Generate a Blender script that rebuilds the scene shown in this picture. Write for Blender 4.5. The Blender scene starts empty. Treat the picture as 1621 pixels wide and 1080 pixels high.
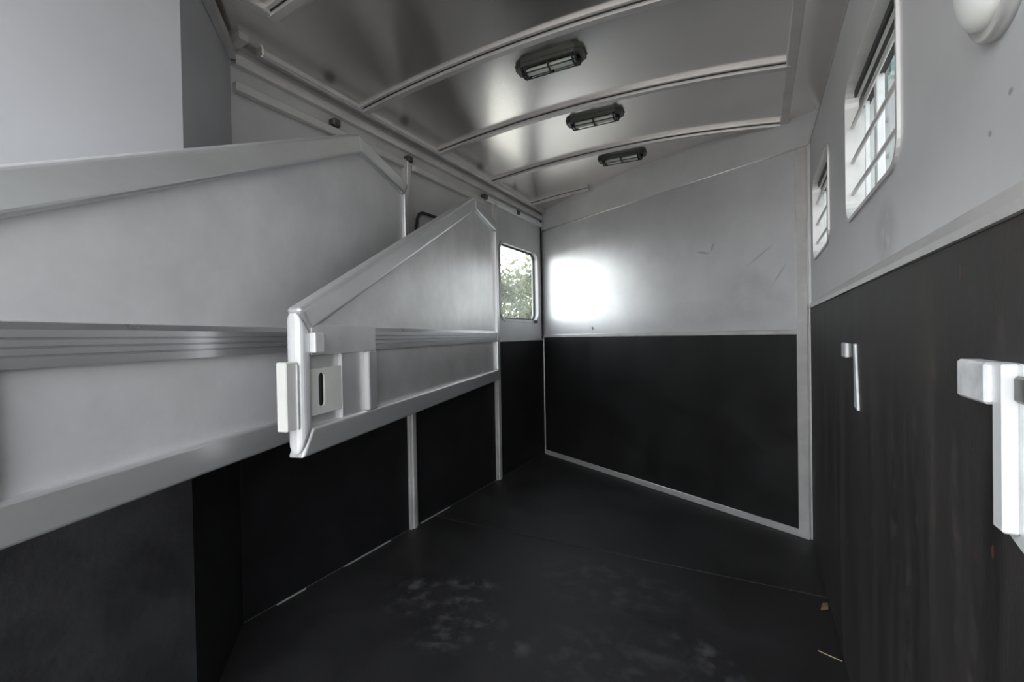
import bpy, bmesh, math, random
from mathutils import Vector, Matrix
random.seed(7)
C = bpy.context.scene.collection
S = bpy.context.scene

# ------------------------------------------------------------------ camera
def make_camera():
    f, yaw, pit, rol = 727.61, .4934, -.0107, -.018
    def tow(x, y, z):
        c, s = math.cos(rol), math.sin(rol); x, z = c*x - s*z, s*x + c*z
        c, s = math.cos(pit), math.sin(pit); y, z = c*y - s*z, s*y + c*z
        c, s = math.cos(yaw), math.sin(yaw); return Vector((c*x - s*y, s*x + c*y, z))
    r, fw, up = tow(1, 0, 0), tow(0, 1, 0), tow(0, 0, 1)
    cd = bpy.data.cameras.new('camera'); cd.sensor_width = 36; cd.lens = f/1621*36
    cd.clip_start = .02; cd.clip_end = 500
    co = bpy.data.objects.new('camera', cd); C.objects.link(co)
    m = Matrix((r, up, -fw)).transposed().to_4x4(); m.translation = (0, 0, 1.12)
    co.matrix_world = m
    S.camera = co
make_camera()

# ------------------------------------------------------------------ sky and exposure
W = bpy.data.worlds.new('overcast_sky'); S.world = W; W.use_nodes = True
wn = W.node_tree; bg = wn.nodes['Background']
tc = wn.nodes.new('ShaderNodeTexCoord'); sx = wn.nodes.new('ShaderNodeSeparateXYZ')
rp = wn.nodes.new('ShaderNodeValToRGB')
rp.color_ramp.elements[0].position = 0.0; rp.color_ramp.elements[0].color = (.98, .99, 1.0, 1)
rp.color_ramp.elements[1].position = 1.0; rp.color_ramp.elements[1].color = (.80, .88, 1.0, 1)
wn.links.new(tc.outputs['Generated'], sx.inputs[0]); wn.links.new(sx.outputs['Z'], rp.inputs[0])
wn.links.new(rp.outputs[0], bg.inputs['Color']); bg.inputs['Strength'].default_value = 1.6
vs = S.view_settings
S.display_settings.display_device = 'sRGB'
vs.view_transform = 'Standard'; vs.look = 'None'; vs.gamma = 1; vs.use_curve_mapping = False
vs.exposure = 1.8

# ------------------------------------------------------------------ materials
def mat(name, col, metal=0., rough=.5, spec=.5, noise=0., nscale=4., stretch=(1, 1, 1), rvar=0., bump=0., bscale=60., tint=None, bdet=4):
    m = bpy.data.materials.new(name); m.use_nodes = True
    nt = m.node_tree; b = nt.nodes['Principled BSDF']
    b.inputs['Base Color'].default_value = (*col, 1); b.inputs['Metallic'].default_value = metal
    b.inputs['Roughness'].default_value = rough; b.inputs['Specular IOR Level'].default_value = spec
    co = nt.nodes.new('ShaderNodeTexCoord'); mp = nt.nodes.new('ShaderNodeMapping')
    mp.inputs['Scale'].default_value = stretch; nt.links.new(co.outputs['Object'], mp.inputs[0])
    if noise or rvar:
        n = nt.nodes.new('ShaderNodeTexNoise'); n.inputs['Scale'].default_value = nscale
        n.inputs['Detail'].default_value = 6; n.inputs['Roughness'].default_value = .62
        nt.links.new(mp.outputs[0], n.inputs['Vector'])
        if noise:
            r = nt.nodes.new('ShaderNodeValToRGB')
            lo = [max(0, c*(1-noise)) for c in col]; hi = [min(1, c*(1+noise)) for c in (tint or col)]
            r.color_ramp.elements[0].position = .3; r.color_ramp.elements[0].color = (*lo, 1)
            r.color_ramp.elements[1].position = .7; r.color_ramp.elements[1].color = (*hi, 1)
            nt.links.new(n.outputs['Fac'], r.inputs[0]); nt.links.new(r.outputs[0], b.inputs['Base Color'])
        if rvar:
            mr = nt.nodes.new('ShaderNodeMapRange'); mr.inputs['From Min'].default_value = .3; mr.inputs['From Max'].default_value = .7
            mr.inputs['To Min'].default_value = max(.02, rough-rvar); mr.inputs['To Max'].default_value = rough+rvar
            nt.links.new(n.outputs['Fac'], mr.inputs[0]); nt.links.new(mr.outputs[0], b.inputs['Roughness'])
    if bump:
        n2 = nt.nodes.new('ShaderNodeTexNoise'); n2.inputs['Scale'].default_value = bscale; n2.inputs['Detail'].default_value = bdet
        nt.links.new(mp.outputs[0], n2.inputs['Vector'])
        bp = nt.nodes.new('ShaderNodeBump'); bp.inputs['Strength'].default_value = bump; bp.inputs['Distance'].default_value = .01
        nt.links.new(n2.outputs['Fac'], bp.inputs['Height']); nt.links.new(bp.outputs[0], b.inputs['Normal'])
    return m

M = {}
M['ceil'] = mat('ceiling_sheet', (.80, .775, .745), 1.0, .22, bump=.6, bscale=1.5, bdet=0)
M['wall'] = mat('painted_sheet', (.58, .58, .585), .25, .42, noise=.10, nscale=2.0)
M['locker'] = mat('pale_blue_grey_sheet', (.49, .50, .525), .25, .42, noise=.06, nscale=2.0)
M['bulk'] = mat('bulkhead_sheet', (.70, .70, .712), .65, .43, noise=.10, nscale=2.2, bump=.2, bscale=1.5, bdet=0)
M['part'] = mat('partition_sheet', (.80, .795, .79), .5, .34, noise=.12, nscale=3.5, bump=.2, bscale=1.8, bdet=0)
M['part_dull'] = mat('dull_partition_sheet', (.76, .76, .775), .2, .5, noise=.12, nscale=2.5)
M['extrusion'] = mat('grooved_extrusion', (.66, .665, .68), .8, .30, noise=.05, nscale=3, stretch=(.5, 2, 2), rvar=.04)
M['alu'] = mat('aluminium_rail', (.73, .735, .745), .6, .33, noise=.07, nscale=3, stretch=(.5, 2, 2), rvar=.05)
M['trim'] = mat('aluminium_trim', (.66, .65, .64), .55, .42, noise=.10, nscale=8, rvar=.06)
M['beam'] = mat('roof_bow', (.62, .60, .59), .5, .38, noise=.08, nscale=8)
M['white'] = mat('white_metal', (.80, .81, .82), .2, .38, noise=.06, nscale=9)
M['plastic'] = mat('white_plastic', (.78, .79, .75), 0, .4, noise=.04, nscale=12)
M['galv'] = mat('galvanised_steel', (.80, .82, .83), .3, .40, noise=.18, nscale=22, rvar=.08)
M['dark'] = mat('dark_seal_and_shade', (.02, .02, .021), 0, .5)  # black parts, also the painted shade in the corner gap and latch slot
M['darkm'] = mat('dark_bronze', (.07, .075, .065), .4, .35, noise=.2, nscale=20)
M['rubber'] = mat('black_rubber', (.0125, .0125, .013), 0, .42, .5, noise=.35, nscale=3, rvar=.06, bump=.12, bscale=220)
M['rubber_wall'] = mat('worn_rubber', (.024, .022, .022), 0, .6, .4, noise=.42, nscale=3.2, stretch=(1, 2.8, .4), rvar=.07, bump=.12, bscale=160, tint=(.036, .032, .030))
M['rubber_side'] = mat('scuffed_rubber', (.013, .013, .014), 0, .6, .4, noise=.5, nscale=5, rvar=.07, bump=.15, bscale=60)
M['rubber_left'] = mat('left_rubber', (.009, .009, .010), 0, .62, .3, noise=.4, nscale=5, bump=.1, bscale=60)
M['wood'] = mat('debris', (.22, .15, .08), 0, .8, noise=.3, nscale=60)
M['straw'] = mat('straw', (.55, .47, .28), 0, .7)
M['bark'] = mat('bark', (.12, .09, .07), 0, .9, noise=.3, nscale=9)
M['lens'] = mat('frosted_tube', (.62, .66, .60), 0, .15, .6)
M['clad'] = mat('white_cladding', (.58, .60, .60), 0, .6, noise=.05, nscale=3)
M['grey_clad'] = mat('grey_cladding', (.27, .28, .29), 0, .6, noise=.06, nscale=3)
M['teal'] = mat('pale_teal_glass', (.33, .50, .48), 0, .35, .6, noise=.06, nscale=2)
M['ground'] = mat('yard_gravel', (.40, .365, .32), 0, .9, noise=.25, nscale=1.5, bump=.2, bscale=30)
M['grass'] = mat('grass', (.16, .22, .08), 0, .9, noise=.4, nscale=3)

def leaf_mat():
    m = bpy.data.materials.new('leaf'); m.use_nodes = True; nt = m.node_tree
    b = nt.nodes['Principled BSDF']; out = nt.nodes['Material Output']
    oi = nt.nodes.new('ShaderNodeTexNoise'); oi.inputs['Scale'].default_value = 1.3
    co = nt.nodes.new('ShaderNodeTexCoord'); nt.links.new(co.outputs['Object'], oi.inputs['Vector'])
    r = nt.nodes.new('ShaderNodeValToRGB')
    r.color_ramp.elements[0].position = .35; r.color_ramp.elements[0].color = (.085, .10, .06, 1)
    r.color_ramp.elements[1].position = .68; r.color_ramp.elements[1].color = (.24, .27, .15, 1)
    nt.links.new(oi.outputs['Fac'], r.inputs[0]); nt.links.new(r.outputs[0], b.inputs['Base Color'])
    b.inputs['Roughness'].default_value = .6
    t = nt.nodes.new('ShaderNodeBsdfTranslucent'); nt.links.new(r.outputs[0], t.inputs['Color'])
    mx = nt.nodes.new('ShaderNodeMixShader'); mx.inputs[0].default_value = .4
    nt.links.new(b.outputs[0], mx.inputs[1]); nt.links.new(t.outputs[0], mx.inputs[2]); nt.links.new(mx.outputs[0], out.inputs[0])
    return m
M['leaf'] = leaf_mat()

def glass_mat(name, tint):
    m = bpy.data.materials.new(name); m.use_nodes = True; nt = m.node_tree; nt.nodes.clear()
    out = nt.nodes.new('ShaderNodeOutputMaterial'); t = nt.nodes.new('ShaderNodeBsdfTransparent'); t.inputs[0].default_value = (*tint, 1)
    g = nt.nodes.new('ShaderNodeBsdfGlossy'); g.inputs['Roughness'].default_value = .02
    fr = nt.nodes.new('ShaderNodeFresnel')
    # a thin pane does not bend the ray, so the back face gets the inverse index (no total internal reflection)
    ge = nt.nodes.new('ShaderNodeNewGeometry'); mr = nt.nodes.new('ShaderNodeMapRange')
    mr.inputs['To Min'].default_value = 1.45; mr.inputs['To Max'].default_value = 1/1.45
    nt.links.new(ge.outputs['Backfacing'], mr.inputs[0]); nt.links.new(mr.outputs[0], fr.inputs[0])
    mx = nt.nodes.new('ShaderNodeMixShader'); nt.links.new(fr.outputs[0], mx.inputs[0])
    nt.links.new(t.outputs[0], mx.inputs[1]); nt.links.new(g.outputs[0], mx.inputs[2]); nt.links.new(mx.outputs[0], out.inputs[0])
    return m
M['glass'] = glass_mat('window_glass', (.93, .95, .94))
M['glass_tint'] = glass_mat('tinted_window_glass', (.62, .645, .635))

def floor_mat():
    # black stable mat with dusty, shoe-shaped and smeared prints lying on it
    m = mat('floor_rubber', (.0205, .020, .021), 0, .55, .4, noise=.35, nscale=2.5, rvar=.08, bump=.15, bscale=200)
    nt = m.node_tree; b = nt.nodes['Principled BSDF']
    co = nt.nodes.new('ShaderNodeTexCoord')
    base = b.inputs['Base Color'].links[0].from_socket
    total = None
    prints = [(-1.36, 1.62, .10, .05, .5), (-1.27, 1.47, .12, .05, .5), (-1.33, 1.54, .10, .05, .4), (-1.15, 1.72, .13, .06, .1), (-1.10, 1.60, .10, .06, .8),
              (-1.03, 1.50, .15, .07, .2), (-1.05, 1.38, .12, .08, .9), (-.80, 1.43, .07, .05, .3), (-.17, 1.70, .20, .05, -.6), (-.05, 1.60, .16, .05, -.4), (-.45, 1.55, .28, .18, .3), (-.6, 2.0, .35, .2, 0)]
    wob = nt.nodes.new('ShaderNodeTexNoise'); wob.inputs['Scale'].default_value = 14; wob.inputs['Detail'].default_value = 5
    nt.links.new(co.outputs['Object'], wob.inputs['Vector'])
    for i, (px, py, a, bb, rz) in enumerate(prints):
        mp = nt.nodes.new('ShaderNodeMapping'); mp.vector_type = 'TEXTURE'
        mp.inputs['Location'].default_value = (px, py, 0); mp.inputs['Rotation'].default_value = (0, 0, rz); mp.inputs['Scale'].default_value = (a, bb, 1)
        nt.links.new(co.outputs['Object'], mp.inputs[0])
        ln = nt.nodes.new('ShaderNodeVectorMath'); ln.operation = 'LENGTH'
        nt.links.new(mp.outputs[0], ln.inputs[0])
        mr = nt.nodes.new('ShaderNodeMapRange'); mr.inputs['From Min'].default_value = 1.25; mr.inputs['From Max'].default_value = .55
        mr.inputs['To Max'].default_value = .45 if i > 9 else 1
        nt.links.new(ln.outputs['Value'], mr.inputs[0])
        if total is None: total = mr.outputs[0]
        else:
            mx = nt.nodes.new('ShaderNodeMath'); mx.operation = 'MAXIMUM'; nt.links.new(total, mx.inputs[0]); nt.links.new(mr.outputs[0], mx.inputs[1]); total = mx.outputs[0]
    wr = nt.nodes.new('ShaderNodeMapRange'); wr.inputs['From Min'].default_value = .48; wr.inputs['From Max'].default_value = .66
    nt.links.new(wob.outputs['Fac'], wr.inputs[0])
    mu = nt.nodes.new('ShaderNodeMath'); mu.operation = 'MULTIPLY'; nt.links.new(total, mu.inputs[0]); nt.links.new(wr.outputs[0], mu.inputs[1])
    sc = nt.nodes.new('ShaderNodeMath'); sc.operation = 'MULTIPLY'; sc.inputs[1].default_value = .7; nt.links.new(mu.outputs[0], sc.inputs[0])
    mix = nt.nodes.new('ShaderNodeMixRGB'); mix.inputs['Color2'].default_value = (.105, .103, .104, 1)
    nt.links.new(sc.outputs[0], mix.inputs[0]); nt.links.new(base, mix.inputs['Color1']); nt.links.new(mix.outputs[0], b.inputs['Base Color'])
    return m
M['floor'] = floor_mat()

def add_marks(m, marks, normal_axis, col, lo=.44, hi=.62, nsc=30):
    # stains and scuffs with a shape of their own: (u, v, half width, half height, rotation, strength) on a wall's plane
    nt = m.node_tree; b = nt.nodes['Principled BSDF']; co = nt.nodes.new('ShaderNodeTexCoord')
    src = b.inputs['Base Color']; base = src.links[0].from_socket
    wob = nt.nodes.new('ShaderNodeTexNoise'); wob.inputs['Scale'].default_value = nsc; wob.inputs['Detail'].default_value = 4
    nt.links.new(co.outputs['Object'], wob.inputs['Vector']); total = None
    for u, v, a, h, r, st in marks:
        mp = nt.nodes.new('ShaderNodeMapping'); mp.vector_type = 'TEXTURE'
        if normal_axis == 'x':
            mp.inputs['Location'].default_value = (0, u, v); mp.inputs['Rotation'].default_value = (r, 0, 0); mp.inputs['Scale'].default_value = (50, a, h)
        else:
            mp.inputs['Location'].default_value = (u, 0, v); mp.inputs['Rotation'].default_value = (0, r, 0); mp.inputs['Scale'].default_value = (a, 50, h)
        nt.links.new(co.outputs['Object'], mp.inputs[0])
        ln = nt.nodes.new('ShaderNodeVectorMath'); ln.operation = 'LENGTH'; nt.links.new(mp.outputs[0], ln.inputs[0])
        mr = nt.nodes.new('ShaderNodeMapRange'); mr.inputs['From Min'].default_value = 1.2; mr.inputs['From Max'].default_value = .6; mr.inputs['To Max'].default_value = st
        nt.links.new(ln.outputs['Value'], mr.inputs[0])
        if total is None: total = mr.outputs[0]
        else:
            mx = nt.nodes.new('ShaderNodeMath'); mx.operation = 'MAXIMUM'; nt.links.new(total, mx.inputs[0]); nt.links.new(mr.outputs[0], mx.inputs[1]); total = mx.outputs[0]
    wr_ = nt.nodes.new('ShaderNodeMapRange'); wr_.inputs['From Min'].default_value = lo; wr_.inputs['From Max'].default_value = hi
    nt.links.new(wob.outputs['Fac'], wr_.inputs[0])
    mu = nt.nodes.new('ShaderNodeMath'); mu.operation = 'MULTIPLY'; nt.links.new(total, mu.inputs[0]); nt.links.new(wr_.outputs[0], mu.inputs[1])
    mix = nt.nodes.new('ShaderNodeMixRGB'); mix.inputs['Color2'].default_value = (*col, 1)
    nt.links.new(mu.outputs[0], mix.inputs[0]); nt.links.new(base, mix.inputs['Color1']); nt.links.new(mix.outputs[0], src)
M['wall_right'] = mat('painted_sheet_right', (.58, .58, .585), .25, .42, noise=.08, nscale=2.0)
add_marks(M['wall_right'], [(1.29, 1.33, .10, .07, 0, .42), (1.29, 1.31, .02, .018, 0, .6), (.714, 1.381, .006, .004, 0, 1), (.766, 1.354, .005, .004, .4, 1)], 'x', (.30, .30, .31), .25, .45)
add_marks(M['bulk'], [(1.70, 1.635, .045, .008, .25, .5), (1.765, 1.66, .03, .008, -1.1, .5), (2.06, 1.56, .09, .007, -.6, .35), (2.17, 1.44, .07, .007, -1.0, .35)], 'y', (.33, .33, .36), .2, .45)
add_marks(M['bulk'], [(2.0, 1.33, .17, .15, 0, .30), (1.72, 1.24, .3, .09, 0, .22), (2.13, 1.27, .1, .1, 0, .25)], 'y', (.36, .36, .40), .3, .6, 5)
add_marks(M['rubber_wall'], [(.80, 1.12, .012, .05, 0, .8), (.72, 1.02, .015, .16, 0, .6), (.95, .95, .02, .18, 0, .6), (1.05, .85, .02, .2, 0, .55), (1.2, .8, .03, .25, 0, .5), (1.4, .7, .03, .3, 0, .5), (.86, .8, .02, .2, 0, .6), (1.7, .8, .03, .35, 0, .4), (1.0, 1.15, .05, .06, .5, .4), (2.0, .7, .04, .4, 0, .35), (.80, .62, .02, .15, 0, .6), (1.1, .55, .03, .2, 0, .5)], 'x', (.075, .068, .064), .46, .66, 26)
add_marks(M['rubber_wall'], [(.742, .855, .004, .008, 0, 1), (.835, 1.195, .004, .010, 0, 1), (.79, .83, .003, .006, 0, .8)], 'x', (.11, .035, .032), .1, .3)

# ------------------------------------------------------------------ mesh helpers
class MB:
    def __init__(s): s.bm = bmesh.new()
    def _join(s, t):
        me = bpy.data.meshes.new('t'); t.to_mesh(me); t.free(); s.bm.from_mesh(me); bpy.data.meshes.remove(me)
        return s
    def box(s, x0, x1, y0, y1, z0, z1, bev=0., seg=2):
        t = bmesh.new(); bmesh.ops.create_cube(t, size=1)
        for v in t.verts: v.co = Vector(((x0+x1)/2 + v.co.x*(x1-x0), (y0+y1)/2 + v.co.y*(y1-y0), (z0+z1)/2 + v.co.z*(z1-z0)))
        if bev: bmesh.ops.bevel(t, geom=t.edges[:], offset=bev, segments=seg, affect='EDGES', profile=.5)
        return s._join(t)
    def prism(s, pts, vec, bev=0., seg=2):
        t = bmesh.new(); f = t.faces.new([t.verts.new(p) for p in pts])
        g = bmesh.ops.extrude_face_region(t, geom=[f]); vec = Vector(vec)
        for v in g['geom']:
            if isinstance(v, bmesh.types.BMVert): v.co += vec
        bmesh.ops.recalc_face_normals(t, faces=t.faces[:])
        if bev: bmesh.ops.bevel(t, geom=t.edges[:], offset=bev, segments=seg, affect='EDGES', profile=.5)
        return s._join(t)
    def holed(s, outer, holes, vec):
        t = bmesh.new(); es = []
        for loop in [outer] + holes:
            vs_ = [t.verts.new(p) for p in loop]
            for i in range(len(vs_)): es.append(t.edges.new((vs_[i], vs_[(i+1) % len(vs_)])))
        bmesh.ops.triangle_fill(t, use_beauty=True, use_dissolve=False, edges=es)
        g = bmesh.ops.extrude_face_region(t, geom=t.faces[:]); vec = Vector(vec)
        for v in g['geom']:
            if isinstance(v, bmesh.types.BMVert): v.co += vec
        bmesh.ops.recalc_face_normals(t, faces=t.faces[:])
        return s._join(t)
    def tube(s, path, r, n=10, rs=None):
        t = bmesh.new(); path = [Vector(p) for p in path]; rings = []
        for i, p in enumerate(path):
            a = path[max(0, i-1)]; b = path[min(len(path)-1, i+1)]; d = (b-a).normalized()
            u = d.cross(Vector((0, 0, 1)));
            if u.length < .05: u = d.cross(Vector((0, 1, 0)))
            u.normalize(); w = d.cross(u); rr = rs[i] if rs else r
            rings.append([t.verts.new(p + u*rr*math.cos(2*math.pi*k/n) + w*rr*math.sin(2*math.pi*k/n)) for k in range(n)])
        for a, b in zip(rings, rings[1:]):
            for k in range(n): t.faces.new((a[k], a[(k+1) % n], b[(k+1) % n], b[k]))
        t.faces.new(rings[0]); t.faces.new(rings[-1][::-1])
        bmesh.ops.recalc_face_normals(t, faces=t.faces[:])
        for f in t.faces: f.smooth = len(f.verts) == 4
        return s._join(t)
    def strip(s, prof, y0, y1, smooth=False):
        # closed profile of (x, z) extruded along y
        return s.prism([(x, y0, z) for x, z in prof], (0, y1-y0, 0))
    def build(s, name, m, parent=None, smooth=False):
        me = bpy.data.meshes.new(name); s.bm.to_mesh(me); s.bm.free()
        if smooth:
            for p in me.polygons: p.use_smooth = True
        me.materials.append(m)
        o = bpy.data.objects.new(name, me); C.objects.link(o)
        if parent: o.parent = parent
        return o

def rrect(a0, a1, b0, b1, r, n=6):
    pts = []
    for cx, cy, st in ((a1-r, b1-r, 0), (a0+r, b1-r, 90), (a0+r, b0+r, 180), (a1-r, b0+r, 270)):
        for k in range(n+1):
            an = math.radians(st + 90*k/n); pts.append((cx + r*math.cos(an), cy + r*math.sin(an)))
    return pts
def empty(name, loc, rz=0.):
    o = bpy.data.objects.new(name, None); C.objects.link(o); o.location = loc; o.rotation_euler = (0, 0, rz); o.empty_display_size = .1
    return o
def tag(o, label, cat, group=None):
    o['label'] = label; o['category'] = cat
    if group: o['group'] = group
    return o
def struct(o): o['kind'] = 'structure'; return o
def lab(o, l): o['label'] = l; return o

XL, XR, YB = -1.816, .248, -.45          # left wall, right wall, open rear end
L0, R0 = Vector((-1.816, 3.995)), Vector((.248, 2.908))
BL = (R0-L0).length; BANG = math.atan2((R0-L0).y, (R0-L0).x)
ZT = 2.36

# ------------------------------------------------------------------ floor
fl = struct(MB().box(XL-.05, XR+.05, YB, 4.05, -.10, -.022).build('floor', M['rubber']))
def mat_piece(poly):
    return MB().prism([(x, y, -.022) for x, y in poly], (0, 0, .022), .003, 1).build('rubber_mat', M['floor'], fl)
def byx(x): return L0.y + (x-L0.x)*(R0.y-L0.y)/(R0.x-L0.x)
mat_piece([(XL, 2.285), (XR, 2.305), (XR, byx(XR)), (XL, byx(XL))])
mat_piece([(XL, YB), (XR, YB), (XR, 2.297), (XL, 2.277)])

# ------------------------------------------------------------------ left wall
LW = (3.195, 3.90, 1.258, 1.88)
t = .05
wl = struct(MB().holed([(XL, YB, -.1), (XL, 4.03, -.1), (XL, 4.03, ZT), (XL, YB, ZT)],
            [[(XL, y, z) for y, z in rrect(*LW, .075)]], (-t, 0, 0)).build('wall_left', M['wall']))
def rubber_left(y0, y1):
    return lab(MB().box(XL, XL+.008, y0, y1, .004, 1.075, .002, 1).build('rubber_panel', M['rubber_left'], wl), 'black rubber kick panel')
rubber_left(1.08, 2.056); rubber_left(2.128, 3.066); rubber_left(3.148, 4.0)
def post(y0, y1, z1):
    p = MB().box(XL, XL+.020, y0, y1, .0, z1, .002, 1).build('post', M['trim'], wl)
    MB().box(XL+.020, XL+.030, y0+.018, y0+.046, .0, z1, .003, 1).build('post_rib', M['trim'], p)
    return p
post(2.060, 2.124, 2.16); post(3.070, 3.144, 2.16)
MB().box(XL, XL+.014, 3.15, 3.985, 1.075, 1.09, .002, 1).build('rubber_capping', M['trim'], wl)
for y0, y1 in ((1.22, 1.36), (1.58, 1.90), (2.16, 2.45)):
    MB().box(XL+.008, XL+.013, y0, y1, 0, .006).build('floor_edge_strip', M['trim'], wl)
# cable trunking high on the wall, with clips
def trunk(y0, z0, y1, z1):
    return MB().prism([(XL, y0, z0-.025), (XL+.03, y0, z0-.025), (XL+.03, y0, z0+.015), (XL, y0, z0+.015)], (0, y1-y0, z1-z0), .004, 1)
trunk(1.09, 2.125, 2.06, 2.13).build('cable_trunking', M['trim'], wl)
trunk(2.13, 2.13, 2.93, 2.13).build('cable_trunking', M['trim'], wl)
trunk(2.96, 2.165, 3.97, 2.165).build('cable_trunking', lit_m := M['white'], wl)  # same trunking, whiter metal paints in the window light on this length
for y in (1.57, 2.10, 2.945, 3.47):
    MB().box(XL, XL+.042, y-.022, y+.022, 2.145, 2.182, .006, 1).build('trunking_clip', M['darkm'], wl)
MB().box(XL, XL+.012, 3.972, 3.992, 0, 2.26).build('corner_gap_shade', M['dark'], wl)  # dark strip standing in for the shade of the corner gap
# upper longitudinal stiffener between trunking and roof
MB().strip([(XL, 2.205), (XL+.028, 2.205), (XL+.028, 2.245), (XL, 2.245)], 1.09, 3.98).build('wall_stiffener', M['trim'], wl)

def window_frame(n, x, out, y0, y1, z0, z1, r, m, lip=.018):
    # surround ring lying on the wall's inner face and a lining through the wall; out = +1 / -1 direction to outdoors
    w = MB()
    o_ = rrect(y0-lip, y1+lip, z0-lip, z1+lip, r+lip); i_ = rrect(y0+.004, y1-.004, z0+.004, z1-.004, r-.004)
    w.holed([(x-out*.006, a, b) for a, b in o_], [[(x-out*.006, a, b) for a, b in i_]], (out*.006, 0, 0))
    o2 = rrect(y0, y1, z0, z1, r)
    w.holed([(x, a, b) for a, b in o2], [[(x, a, b) for a, b in i_]], (out*.06, 0, 0))
    return w.build('window_%d' % n, m)

w3 = struct(window_frame(3, XL, -1, *LW, .075, M['wall']))
g = rrect(LW[0]+.006, LW[1]-.006, LW[2]+.006, LW[3]-.006, .068)
MB().prism([(XL-.045, a, b) for a, b in g], (-.004, 0, 0)).build('pane', M['glass'], w3)
go, gi = rrect(LW[0]+.005, LW[1]-.005, LW[2]+.005, LW[3]-.005, .07), rrect(LW[0]+.016, LW[1]-.016, LW[2]+.016, LW[3]-.016, .06)
MB().holed([(XL-.030, a, b) for a, b in go], [[(XL-.030, a, b) for a, b in gi]], (-.014, 0, 0)).build('seal', M['dark'], w3)
MB().box(XL+.006, XL+.022, 3.80, 3.85, 1.235, 1.262, .004, 1).build('catch', M['dark'], w3)

# ------------------------------------------------------------------ right wall
W1 = (1.165, 1.765, 1.452, 1.865); W2 = (2.185, 2.745, 1.470, 1.865)
wr = struct(MB().holed([(XR, YB, -.1), (XR, 2.96, -.1), (XR, 2.96, 2.11), (XR, YB, 2.11)],
            [[(XR, y, z) for y, z in rrect(*q, .06)] for q in (W1, W2)], (t, 0, 0)).build('wall_right', M['wall_right']))
lab(MB().box(XR-.008, XR, YB, 2.885, .004, 1.238, .002, 1).build('rubber_panel', M['rubber_wall'], wr), 'black rubber kick panel with pale vertical scuffs')
MB().strip([(XR, 1.238), (XR-.014, 1.238), (XR-.012, 1.252), (XR-.003, 1.272), (XR, 1.276)], YB, 2.885).build('rubber_capping', M['trim'], wr)
for k, q in ((1, W1), (2, W2)):
    wdw = struct(window_frame(k, XR, 1, *q, .06, M['trim'], .006))
    g = rrect(q[0]+.006, q[1]-.006, q[2]+.006, q[3]-.006, .05)
    MB().prism([(XR+.054, a, b) for a, b in g], (.004, 0, 0)).build('pane', M['glass_tint'], wdw)
    # sliding sash upright and its black top track
    ym = q[0] + (q[1]-q[0])*.63
    MB().box(XR+.030, XR+.048, ym-.014, ym+.014, q[2]+.006, q[3]-.04, .002, 1).build('sash_upright', M['white'], wdw)
    MB().box(XR+.026, XR+.050, q[0]+.03, q[1]-.03, q[3]-.075, q[3]-.048).build('slide_track', M['dark'], wdw)
    MB().box(XR+.016, XR+.022, q[0]+.02, q[1]-.02, q[3]-.036, q[3]-.016).build('slide_track', M['dark'], wdw)
    MB().box(XR+.034, XR+.044, q[1]-.075, q[1]-.063, q[2]+.006, q[3]-.05).build('sash_upright', M['white'], wdw)
    zs = [q[2] + (q[3]-q[2])*f_ for f_ in (.215, .45, .71)]
    for z in zs:
        MB().tube([(XR+.012, q[0], z), (XR+.012, q[1], z)], .0055, 8).build('bar', M['trim'], wdw)

# ------------------------------------------------------------------ front bulkhead (skewed)
wf_m = MB()
wf_m.box(-.03, BL+.12, 0, .05, -.1, 2.39)
wf = struct(wf_m.build('wall_front', M['bulk'])); wf.location = (L0.x, L0.y, 0); wf.rotation_euler = (0, 0, BANG)
lab(MB().box(.03, BL-.07, -.010, 0, .035, 1.100, .002, 1).build('rubber_panel', M['rubber'], wf), 'black rubber kick panel')
MB().box(.03, BL-.03, -.020, 0, 0, .040, .003, 1).build('bottom_rail', M['trim'], wf)
MB().box(.03, BL-.05, -.014, 0, 1.100, 1.128, .004, 1).build('rubber_capping', M['trim'], wf)
MB().box(BL-.068, BL-.012, -.022, 0, 0, 2.095, .003, 1).build('corner_post', M['trim'], wf)
MB().box(.022, .034, -.014, 0, .0, 1.10, .002, 1).build('corner_trim', M['trim'], wf)
# upper sheet, lapped over the lower and leaning in towards the roof
MB().prism([(0.01, 0, 2.105), (BL-.008, 0, 2.105), (BL+.06, 0, 2.36), (.01, 0, 2.36)], (0, -.006, 0), .002, 1).build('upper_sheet', M['wall'], wf)
MB().tube([(.02, -.006, 2.105), (BL-.06, -.006, 2.105)], .006, 8).build('seam_bead', M['trim'], wf)
MB().tube([(.67, 0, 1.175), (.67, -.008, 1.175)], .012, 10).build('bolt_head', M['trim'], wf)

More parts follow.
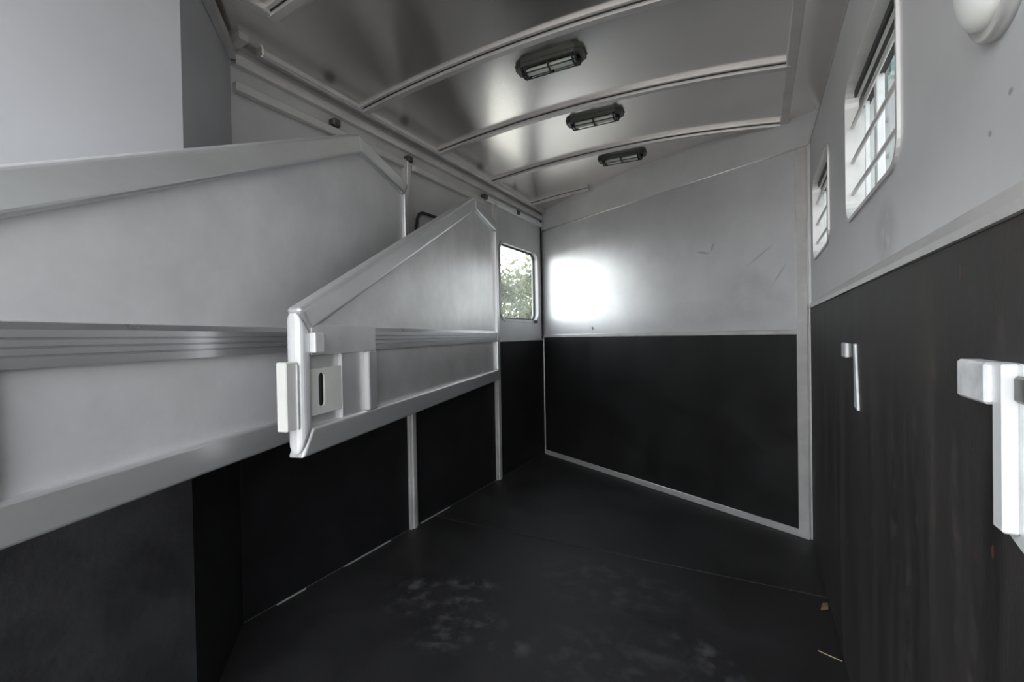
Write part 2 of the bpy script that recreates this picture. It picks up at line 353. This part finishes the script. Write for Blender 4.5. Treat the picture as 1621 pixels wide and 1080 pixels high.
# ------------------------------------------------------------------ ceiling
def zc(x): return 2.283 + .062*(1-((x+.83)/.95)**2)
BY = [1.08, 1.72, 2.34, 2.985, 3.65]
def curve_sheet(mb, y0, y1, z_off, th, x0, x1, n=20, clip=False, bev=0):
    xs = [x0 + (x1-x0)*i/n for i in range(n+1)]
    prof = [(x, zc(x)+z_off) for x in xs] + [(x, zc(x)+z_off+th) for x in reversed(xs)]
    t = bmesh.new()
    a = [t.verts.new((x, min(y0, byx(x)) if clip else y0, z)) for x, z in prof]; b = [t.verts.new((x, min(y1, byx(x)) if clip else y1, z)) for x, z in prof]
    m = len(prof)
    for i in range(n):
        j = m-1-i
        t.faces.new((a[i], a[i+1], b[i+1], b[i])); t.faces.new((a[j], b[j], b[j-1], a[j-1]))
        t.faces.new((a[i], a[j], a[j-1], a[i+1])); t.faces.new((b[i], b[i+1], b[j-1], b[j]))
    t.faces.new((a[0], b[0], b[m-1], a[m-1])); t.faces.new((a[n], a[n+1], b[n+1], b[n]))
    bmesh.ops.recalc_face_normals(t, faces=t.faces[:]); t.normal_update()
    for f in t.faces: f.smooth = abs(f.normal.z) > .8
    for e in t.edges: e.smooth = all(f.smooth for f in e.link_faces) and e.calc_face_angle(3) < .5
    mb._join(t); return mb
ce = struct(MB().box(XL-.05, XR+.05, YB, 4.07, 2.40, 2.44).build('ceiling', M['ceil']))
ys = [YB] + BY + [4.05]
for y0, y1 in zip(ys, ys[1:]):
    curve_sheet(MB(), y0, y1, 0, .012, XL, .16, clip=True).build('ceiling_panel', M['ceil'], ce)
for i, y in enumerate(BY):
    x0 = -1.545 if i == 0 else -1.765
    x1 = .13
    if i == 4: x1 = L0.x + (y-L0.y)/(R0.y-L0.y)*(R0.x-L0.x) - .06
    bmm = curve_sheet(MB(), y-.036, y+.036, -.010, .012, x0, x1, 18).build('beam', M['beam'], ce)
    curve_sheet(MB(), y-.016, y+.014, -.026, .018, x0, x1, 18).build('beam_cap', M['beam'], bmm)
    curve_sheet(MB(), y-.0225, y-.017, -.0125, .004, x0, x1, 18).build('slot', M['dark'], bmm)
# stub of the nearest bow at the left edge
curve_sheet(MB(), BY[0]-.02, BY[0]+.016, -.026, .026, -1.795, -1.715, 3).build('beam_stub', M['beam'], ce)
# longitudinal strips
def lstrip(x, w, y0, y1, dz, h, name='ceiling_trim', m='beam'):
    z = zc(x)
    return MB().box(x-w/2, x+w/2, y0, y1, z-dz-h, z-dz+.01, .003, 1).build(name, M[m], ce)
lt = lstrip(-1.762, .045, 1.17, 3.975, .0, .020); lstrip(-1.752, .014, 1.17, 3.965, .02, .008)
lstrip(-1.545, .032, YB, BY[0]+.016, .0, .022)
lstrip(.135, .040, YB, 2.955, .0, .022)
# upper part of the right wall flares out to the roof
MB().strip([(XR, 2.11), (XR+.055, 2.285), (XR+.10, 2.40), (XR+.05, 2.11)], YB, 2.95).build('upper_sheet', M['wall'], wr)
MB().box(.145, XR+.08, YB, 2.99, 2.272, 2.30).build('ceiling_edge_panel', M['ceil'], ce)
MB().tube([(XR-.001, YB, 2.112), (XR-.001, 2.89, 2.108)], .004, 8).build('seam_bead', M['trim'], wr)

# ------------------------------------------------------------------ corner locker (near left)
lk = tag(empty('corner_locker', (XL, 0, 0)), 'tall pale grey corner unit with a chamfered front corner beside the left wall', 'locker')
def lock_prism(z0, z1, off):
    c = .387
    pts = [(.001, 1.083+off*1.4), (c+off, .715+off*.4), (c+off, YB+.02), (.001, YB+.02)]
    return MB().prism([(x, y, z0) for x, y in pts], (0, 0, z1-z0))
lock_prism(0.0, 1.095, 0).build('rubber_base', M['rubber_side'], lk)
lock_prism(1.10, 2.255, 0.0).build('body', M['locker'], lk)
lock_prism(1.095, 1.125, .006).build('capping', M['trim'], lk)
MB().prism([(0.389, YB+.02, 2.22), (.417, YB+.02, 2.22), (.417, .727, 2.22), (.03, 1.09, 2.22), (.01, 1.075, 2.22), (.389, .717, 2.22)], (0, 0, .036)).build('top_strip', M['beam'], lk)

# ------------------------------------------------------------------ partitions
def line_off(p, q, w):
    d = Vector((q[0]-p[0], q[1]-p[1])).normalized(); n = Vector((-d.y, d.x)); return Vector(p)+n*w, d
def isect(a, da, b, db):
    den = da.x*db.y - da.y*db.x; u = ((b.x-a.x)*db.y - (b.y-a.y)*db.x)/den; return a + da*u

def partition(h, e, label, sheet):
    hx, hy = h; ang = math.atan2(e[1]-hy, e[0]-hx); Z0 = .79
    root = tag(empty('stall_partition', (hx, hy, Z0), ang), label, 'partition', None)
    # outline (d, z), counter-clockwise, z from the partition's underside
    P = [(.07, 0), (2.365, 0), (2.365, .416), (.66, 1.222), (.07, 1.195)]
    names = ['bottom_rail', 'end_post', 'sloping_rail', 'top_rail', 'hinge_stile']
    wd = [.078, .050, .080, .074, .052]
    offs = [line_off(P[i], P[(i+1) % 5], wd[i]) for i in range(5)]
    I = [isect(*offs[i-1], *offs[i]) for i in range(5)]
    for i, nm in enumerate(names):
        j = (i+1) % 5
        q = [P[i], P[j], I[j], I[i]]
        th = .026
        MB().prism([(a, -th, b) for a, b in q], (0, 2*th, 0), .019 if nm == 'end_post' else .014 if nm in ('sloping_rail', 'top_rail') else .008, 4).build(nm, M['white'] if nm == 'end_post' else M['alu'], root)
    # upper sheet
    zm0, zm1 = .290, .372
    zb = zm1-.01; xs = I[2].x + (zb-I[2].y)*(I[3].x-I[2].x)/(I[3].y-I[2].y)
    up = [(I[0].x-.005, zb), (xs, zb), (I[3].x, I[3].y+.004), (I[4].x-.005, I[4].y+.003)]
    MB().prism([(a, -.004, b) for a, b in up], (0, .008, 0)).build('upper_panel', M[sheet], root)
    lo = [(I[0].x-.005, I[0].y-.005), (I[1].x+.005, I[1].y-.005), (I[1].x+.005, zm0+.01), (I[0].x-.005, zm0+.01)]
    MB().prism([(a, -.004, b) for a, b in lo], (0, .008, 0)).build('lower_panel', M[sheet], root)
    # grooved middle rail (both faces)
    def face(sg):
        pr = [(0, zm0), (.022, zm0), (.022, zm0+.012)]
        for k in range(3):
            zz = zm0+.018+k*.015; pr += [(.022, zz), (.018, zz+.0015), (.018, zz+.003), (.022, zz+.0045)]
        pr += [(.022, zm1-.016), (.012, zm1-.003), (0, zm1)]
        return [(sg*a, b) for a, b in pr]
    r = MB()
    for sg in (1, -1): r.prism([(I[0].x, a, b) for a, b in face(sg)], (1.95-I[0].x, 0, 0))
    r.build('middle_rail', M['extrusion'], root)
    MB().box(1.951, I[1].x+.001, -.024, .025, zm0-.004, zm1+.002, .002, 1).build('middle_plate', M[sheet], root)
    # uprights, pocket and latch at the free end
    MB().box(1.955, 2.012, -.02, .032, I[0].y, zm0-.004, .003, 1).build('upright', M['alu'], root)
    MB().box(2.012, 2.150, .004, .013, I[0].y, zm0-.004).build('stiffening_plate', M[sheet], root)
    MB().box(2.152, 2.158, .004, .017, I[0].y-.002, zm0-.004, .001, 1).build('pocket_edge', M['white'], root)
    slot = rrect(2.246, 2.276, .130, .232, .0145)
    MB().holed([(2.160, .010, .108), (I[1].x, .010, .108), (I[1].x, .010, .245), (2.160, .010, .245)], [[(a, .010, b) for a, b in slot]], (0, .006, 0)).build('slot_plate', M['plastic'], root)
    MB().box(2.240, 2.282, .0045, .006, .125, .237).build('slot_shade', M['dark'], root)  # thin dark sheet painting the shade seen through the slot
    MB().box(2.362, 2.414, -.016, .016, .082, .270, .003, 1).build('latch_tongue', M['plastic'], root)
    MB().box(2.368, 2.374, .014, .020, .082, .262).build('latch_strip', M['galv'], root)
    MB().box(2.282, 2.326, .020, .044, .292, .350, .004, 2).build('clip', M['white'], root)
    for z in (.03, .31, 1.12):
        hg = MB(); hg.tube([(.045, .0, z), (.045, .0, z+.07)], .017, 12); hg.box(.045, .09, -.008, .008, z+.01, z+.06)
        hg.build('hinge', M['alu'], root)
    # hinge plate bearing on the post
    return root
partition((-1.772, 2.068), (-1.103, .267), 'near swung-back metal stall partition running out of the left picture edge', 'part_dull')
partition((-1.790, 3.11), (-1.138, .823), 'far swung-back metal stall partition with white end post and latch tongue', 'part')

# ------------------------------------------------------------------ roof lamps
def roof_lamp():
    root = empty('ceiling_light', (0, 0, 0))
    o = []
    oc = [(-.165, -.030), (-.130, -.055), (.130, -.055), (.165, -.030), (.165, .030), (.130, .055), (-.130, .055), (-.165, .030)]
    MB().prism([(x*.99, y*.95, .0) for x, y in oc], (0, 0, -.008), .002, 1).build('base_plate', M['darkm'], root)
    ring_o = [(x*.96, y*.90) for x, y in oc]; ring_i = [(x*.84, y*.62) for x, y in oc]
    MB().holed([(x, y, -.008) for x, y in ring_o], [[(x, y, -.008) for x, y in ring_i]], (0, 0, -.016)).build('bezel', M['darkm'], root)
    MB().box(-.125, .125, -.03, .03, -.010, -.0085).build('reflector', M['darkm'], root)
    MB().tube([(-.120, 0, -.028), (-.105, 0, -.028), (.105, 0, -.028), (.120, 0, -.028)], .017, 12, [.011, .017, .017, .011]).build('glass_tube', M['lens'], root)
    for x in (-.126, -.112, .0, .112, .126):
        MB().tube([(x, -.045, -.022), (x, -.028, -.042), (x, 0, -.050), (x, .028, -.042), (x, .045, -.022)], .0042, 6).build('guard_bar', M['dark'], root)
    for y in (-.026, .026):
        MB().tube([(-.13, y, -.043), (.13, y, -.043)], .003, 6).build('guard_wire', M['darkm'], root)
    return root
def copy_tree(o, parent=None):
    c = o.copy(); C.objects.link(c)
    if parent: c.parent = parent
    for ch in list(o.children): copy_tree(ch, c)
    return c
lamp0 = roof_lamp()
for i, (x, y, l) in enumerate([(-.805, 1.905, 'largest and nearest dark caged bulkhead lamp on the ceiling'),
                               (-.800, 2.515, 'middle one of the three dark caged lamps on the ceiling'),
                               (-.815, 3.155, 'smallest and farthest dark caged lamp on the ceiling, by the front wall')]):
    o = lamp0 if i == 0 else copy_tree(lamp0)
    o.location = (x, y, zc(x)+.002); o.rotation_euler = (0, 0, .03)
    tag(o, l, 'lamp', 'caged lamps along the ceiling')

# round lamp on the right wall
dl = tag(empty('wall_lamp', (XR, .727, 1.522), 0), 'round white domed lamp on the right wall, cut by the top picture edge', 'lamp')
prof = [(0.0, .070), (.010, .070), (.014, .066), (.014, .058)]
def lathe_x(prof, m, name, parent, n=40):
    t = bmesh.new(); rings = []
    for d, r in prof: rings.append([t.verts.new((-d, r*math.cos(2*math.pi*k/n), r*math.sin(2*math.pi*k/n))) for k in range(n)])
    for a, b in zip(rings, rings[1:]):
        for k in range(n): f = t.faces.new((a[k], a[(k+1) % n], b[(k+1) % n], b[k])); f.smooth = True
    t.faces.new(rings[0]); t.faces.new(rings[-1]); bmesh.ops.recalc_face_normals(t, faces=t.faces[:])
    mb = MB(); mb._join(t); return mb.build(name, m, parent)
lathe_x(prof, M['trim'], 'rim', dl)
lathe_x([(.012, .058), (.022, .055), (.030, .046), (.035, .030), (.037, .012)], M['plastic'], 'dome', dl)

# ------------------------------------------------------------------ latch receivers on the right wall
def receiver(yb, ztop, h, label, full):
    root = tag(empty('latch_receiver', (XR-.008, yb, ztop-h), 0), label, 'latch receiver', None)
    # local: -x into the room, +y forward, z up from the foot of the channel
    if full:
        m = MB(); m.prism([(0, -.20, -.05), (0, .022, .008), (0, .022, h), (0, -.20, h)], (-.004, 0, 0)); m.build('back_plate', M['galv'], root)
        MB().box(-.018, -.004, -.020, .004, .012, h, .002, 1).build('channel_lip', M['white'], root)
        MB().box(-.016, -.004, -.090, -.080, -.018, h, .002, 1).build('channel_lip', M['galv'], root)
        MB().box(-.024, 0, .004, .084, h-.046, h, .003, 1).build('keeper_block', M['galv'], root)
        MB().box(-.010, -.004, -.060, -.020, h-.04, h-.012, .003, 1).build('channel_stop', M['darkm'], root)
    else:
        MB().prism([(0, -.055, 0), (0, -.006, .004), (0, .0, h), (0, -.020, h)], (-.006, 0, 0), .001, 1).build('channel_lip', M['galv'], root)
        MB().box(-.012, 0, .095, .165, h-.045, h, .003, 1).build('keeper_block', M['galv'], root)
        MB().box(-.003, 0, .0, .096, h-.042, h, .001, 1).build('keeper_plate', M['darkm'], root)
    return root
receiver(1.605, 1.081, .182, 'small thin steel latch receiver on the right rubber wall, farther along', False)
receiver(.682, 1.082, .190, 'bright galvanised latch receiver with keeper block at the right picture edge', True)

# ------------------------------------------------------------------ black cable loop
cb = MB()
pts = [(XL+.012, 2.165, 1.70), (XL+.012, 2.168, 1.78), (XL+.012, 2.178, 1.835), (XL+.014, 2.195, 1.868), (XL+.016, 2.222, 1.882), (XL+.018, 2.29, 1.882), (XL+.016, 2.39, 1.884), (XL+.012, 2.47, 1.886)]
o = cb.tube(pts, .009, 8).build('cable', M['dark']); tag(o, 'black bent cable hooked on the left wall behind the far partition', 'cable')

# ------------------------------------------------------------------ floor debris
o = MB().prism([(.205, 2.18, 0), (.232, 2.20, 0), (.238, 2.24, 0), (.215, 2.23, 0)], (0, 0, .012), .003, 1).build('dirt_clod', M['wood']); tag(o, 'brown scrap of dirt on the floor against the right rubber wall', 'dirt')
o = MB().tube([(.17, 1.90, .003), (.20, 1.885, .004), (.235, 1.873, .003)], .0018, 5).build('straw_stalk', M['straw']); tag(o, 'pale straw stalk on the black floor by the right wall', 'straw')

# ------------------------------------------------------------------ outdoors
gd = struct(MB().box(-60, 60, -60, 60, -.75, -.65).build('ground', M['ground']))
def tree(x, y, h, cr, label, seed, n):
    rnd = random.Random(seed)
    root = tag(empty('tree', (x, y, -.65)), label, 'tree', None)
    tr = MB(); tr.tube([(0, 0, 0), (.05, 0, h*.25), (-.05, .05, h*.5), (0, 0, h*.85)], .1, 8, [.16, .12, .09, .03])
    tips = []
    for k in range(16):
        a = rnd.uniform(0, 6.28); z0 = h*rnd.uniform(.22, .7); L = cr*rnd.uniform(.6, 1.0)
        e = Vector((L*math.cos(a), L*math.sin(a), min(h*.97, z0 + L*rnd.uniform(.2, .7))))
        tr.tube([(0, 0, z0), e*.5 + Vector((0, 0, z0*.5+.1)), e], .04, 5, [.05, .03, .01]); tips.append((e, z0))
    tr.build('trunk', M['bark'], root)
    lf = bmesh.new()
    cl = [(e, cr*.42) for e, z in tips] + [(Vector((e.x*.5, e.y*.5, (e.z+z)/2)), cr*.36) for e, z in tips] + [(Vector((0, 0, h*.9)), cr*.4)]
    for k in range(n):
        c, r = rnd.choice(cl); d = Vector((rnd.gauss(0, 1), rnd.gauss(0, 1), rnd.gauss(0, .8))); d = d.normalized()*r*rnd.random()**.5
        p = c + d; s = rnd.uniform(.07, .15)
        u = Vector((rnd.gauss(0, 1), rnd.gauss(0, 1), rnd.gauss(0, 1))).normalized(); w = u.cross(Vector((rnd.gauss(0, 1), rnd.gauss(0, 1), rnd.gauss(0, 1)))).normalized()
        lf.faces.new([lf.verts.new(p+u*s), lf.verts.new(p+w*s*.5), lf.verts.new(p-u*s), lf.verts.new(p-w*s*.5)])
    mb = MB(); mb.bm.free(); mb.bm = lf; o = mb.build('foliage', M['leaf'], root); o['kind'] = 'stuff'
    return root
tree(-11.0, 21.5, 5.2, 2.7, 'pale green bushy tree seen in the middle of the left window', 3, 8000)
tree(-17.2, 26.5, 6.0, 2.6, 'pale green tree at the left edge of the left window', 5, 4200)

# pale clad building seen through the barred windows
bd = tag(empty('clad_building', (0, 0, -.65)), 'pale clad building with teal glazing outside the barred windows', 'building')
by = 9.0
MB().box(-.2, 3.4, by, by+2.0, 0, 8.2).build('wall', M['grey_clad'], bd)
for x0 in (.62, .72, .90, 1.00, 1.10, 1.20, 1.30, 1.54, 2.1, 2.2, 2.5):
    MB().box(x0, x0+.085, by-.03, by, 0, 8.0).build('board', M['clad'], bd)
for x0, w, z0 in ((.81, .08, 1.0), (1.39, .145, 2.6), (1.80, .12, 5.6), (2.3, .15, 2.6)):
    f = MB(); f.box(x0, x0+w, by-.012, by, z0, 7.6); f = f.build('window', M['darkm'], bd)
    n = int((7.6-z0)/1.5)
    for k in range(n):
        z = z0 + .04 + k*(7.52-z0)/n
        MB().box(x0+.012, x0+w-.012, by-.02, by-.012, z, z+(7.52-z0)/n-.05).build('pane', M['teal'], f)
MB().box(-.3, 3.5, by-.25, by+2.1, 8.2, 8.4).build('roof', M['grey_clad'], bd)
